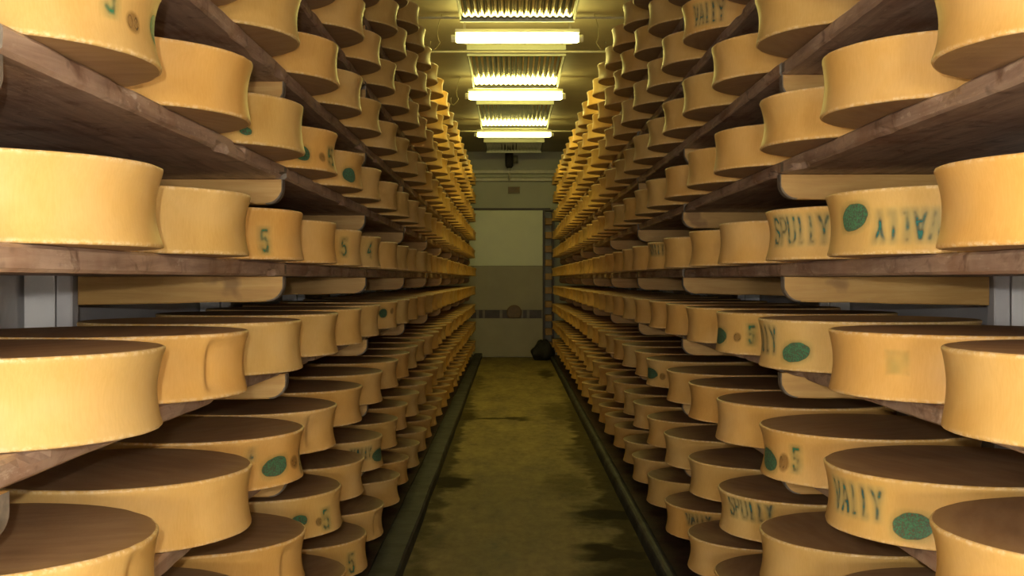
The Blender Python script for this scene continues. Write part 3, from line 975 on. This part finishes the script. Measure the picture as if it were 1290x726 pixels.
# narrow stand of short boards beside the door, at the end of the right rack
yk = FAR - .50
def kx(px): return (px - VX)/FPX*yk
def kz(py): return EYE - (py - VY)/FPX*yk
o = empty('board_stand', (0, yk, 0))
tag(o, 'narrow dark stand of short boards beside the far door, past the right rack', 'stand')
xa, xb = kx(684.2), kx(697.5)
tb = kz(266)
for sx in (xa, xb - .03):
    for yy in (-.05, .30):
        MB().box(sx, sx + .035, yy, yy + .035, .002, tb, .004).build('upright', M['dark'], o)
py = 270.5
while py < 440:
    z1, z0 = kz(py + 4.5), kz(py + 12.6)
    MB().box(xa + .037, xb - .032, -.045, .33, z0, z1, .006).build('short_board', M['amber'], o)
    py += 17.4
MB().box(xa, xb + .005, -.05, .335, tb + .001, tb + .03, .003).build('top_rail', M['dark'], o)

# dark sack slumped at the foot of the wall
def sack(cx, cy, rx, ry, rz, seed):
    v, f = [], []
    nu, nv = 40, 20
    for j in range(nv+1):
        ph = PI*j/nv
        for i in range(nu):
            th = 2*PI*i/nu
            d = Vector((math.cos(th)*math.sin(ph), math.sin(th)*math.sin(ph), math.cos(ph)))
            k = 1 + .22*noise.noise(d*1.6 + Vector((seed, 0, 0))) + .09*noise.noise(d*4.5 + Vector((0, seed, 0)))
            x, y, z = d.x*rx*k, d.y*ry*k, d.z*rz*k
            q = max(0, (rz - z)/(2*rz))
            x *= .72 + .5*q; y *= .72 + .5*q
            v.append((cx + x, cy + y, max(.003, rz*.9 + z)))
    for j in range(nv):
        for i in range(nu):
            a = (i+1) % nu
            f.append((j*nu+i, (j+1)*nu+i, (j+1)*nu+a, j*nu+a))
    return v, f
o = mesh('dark_sack', *sack(.60, FAR - .85, .20, .17, .20, 5.1), M['black'], None, True)
tag(o, 'dark lumpy sack slumped on the floor before the far door', 'sack')

# ------------------------------------------------------------------ light
w = bpy.data.worlds.new('world'); sc.world = w; w.use_nodes = True
bg = w.node_tree.nodes['Background']
bg.inputs[0].default_value = (1.0, .75, .42, 1); bg.inputs[1].default_value = .0
def point(name, loc, power, colr, rad):
    l = bpy.data.lights.new(name, 'POINT'); l.energy = power; l.color = colr; l.shadow_soft_size = rad
    o = bpy.data.objects.new(name, l); o.location = loc; link(o)
point('camera_flash', (-.055, .01, EYE + .065), 92.0, (1.0, .95, .86), .012)
point('rear_fill', (-.10, -2.6, EYE - .03), 225.0, (1.0, .92, .76), .16)  # added fill light behind the camera, slows the flash falloff
point('rear_low_fill', (.05, -2.3, .62), 100.0, (1.0, .88, .70), .45)  # added low fill, brightens the undersides of the boards
point('rear_high_fill', (.0, -2.3, 2.7), 55.0, (1.0, .93, .80), .45)  # added high fill, brightens the top crusts

cam = bpy.data.cameras.new('camera')
cam.sensor_width = 36.0
cam.lens = 36.0*FPX/1290.0
cam.shift_x = (645 - VX)/1290.0
cam.shift_y = -(363 - VY)/1290.0
cam.clip_start = .02; cam.clip_end = 100
co = bpy.data.objects.new('camera', cam)
co.location = (0, 0, EYE); co.rotation_euler = (PI/2, 0, 0)
link(co)
sc.camera = co

sc.view_settings.view_transform = 'Standard'
sc.view_settings.look = 'None'
sc.view_settings.exposure = 0.0
sc.view_settings.gamma = 1.0
sc.view_settings.use_curve_mapping = False
sc.cycles.use_denoising = True
sc.cycles.max_bounces = 8
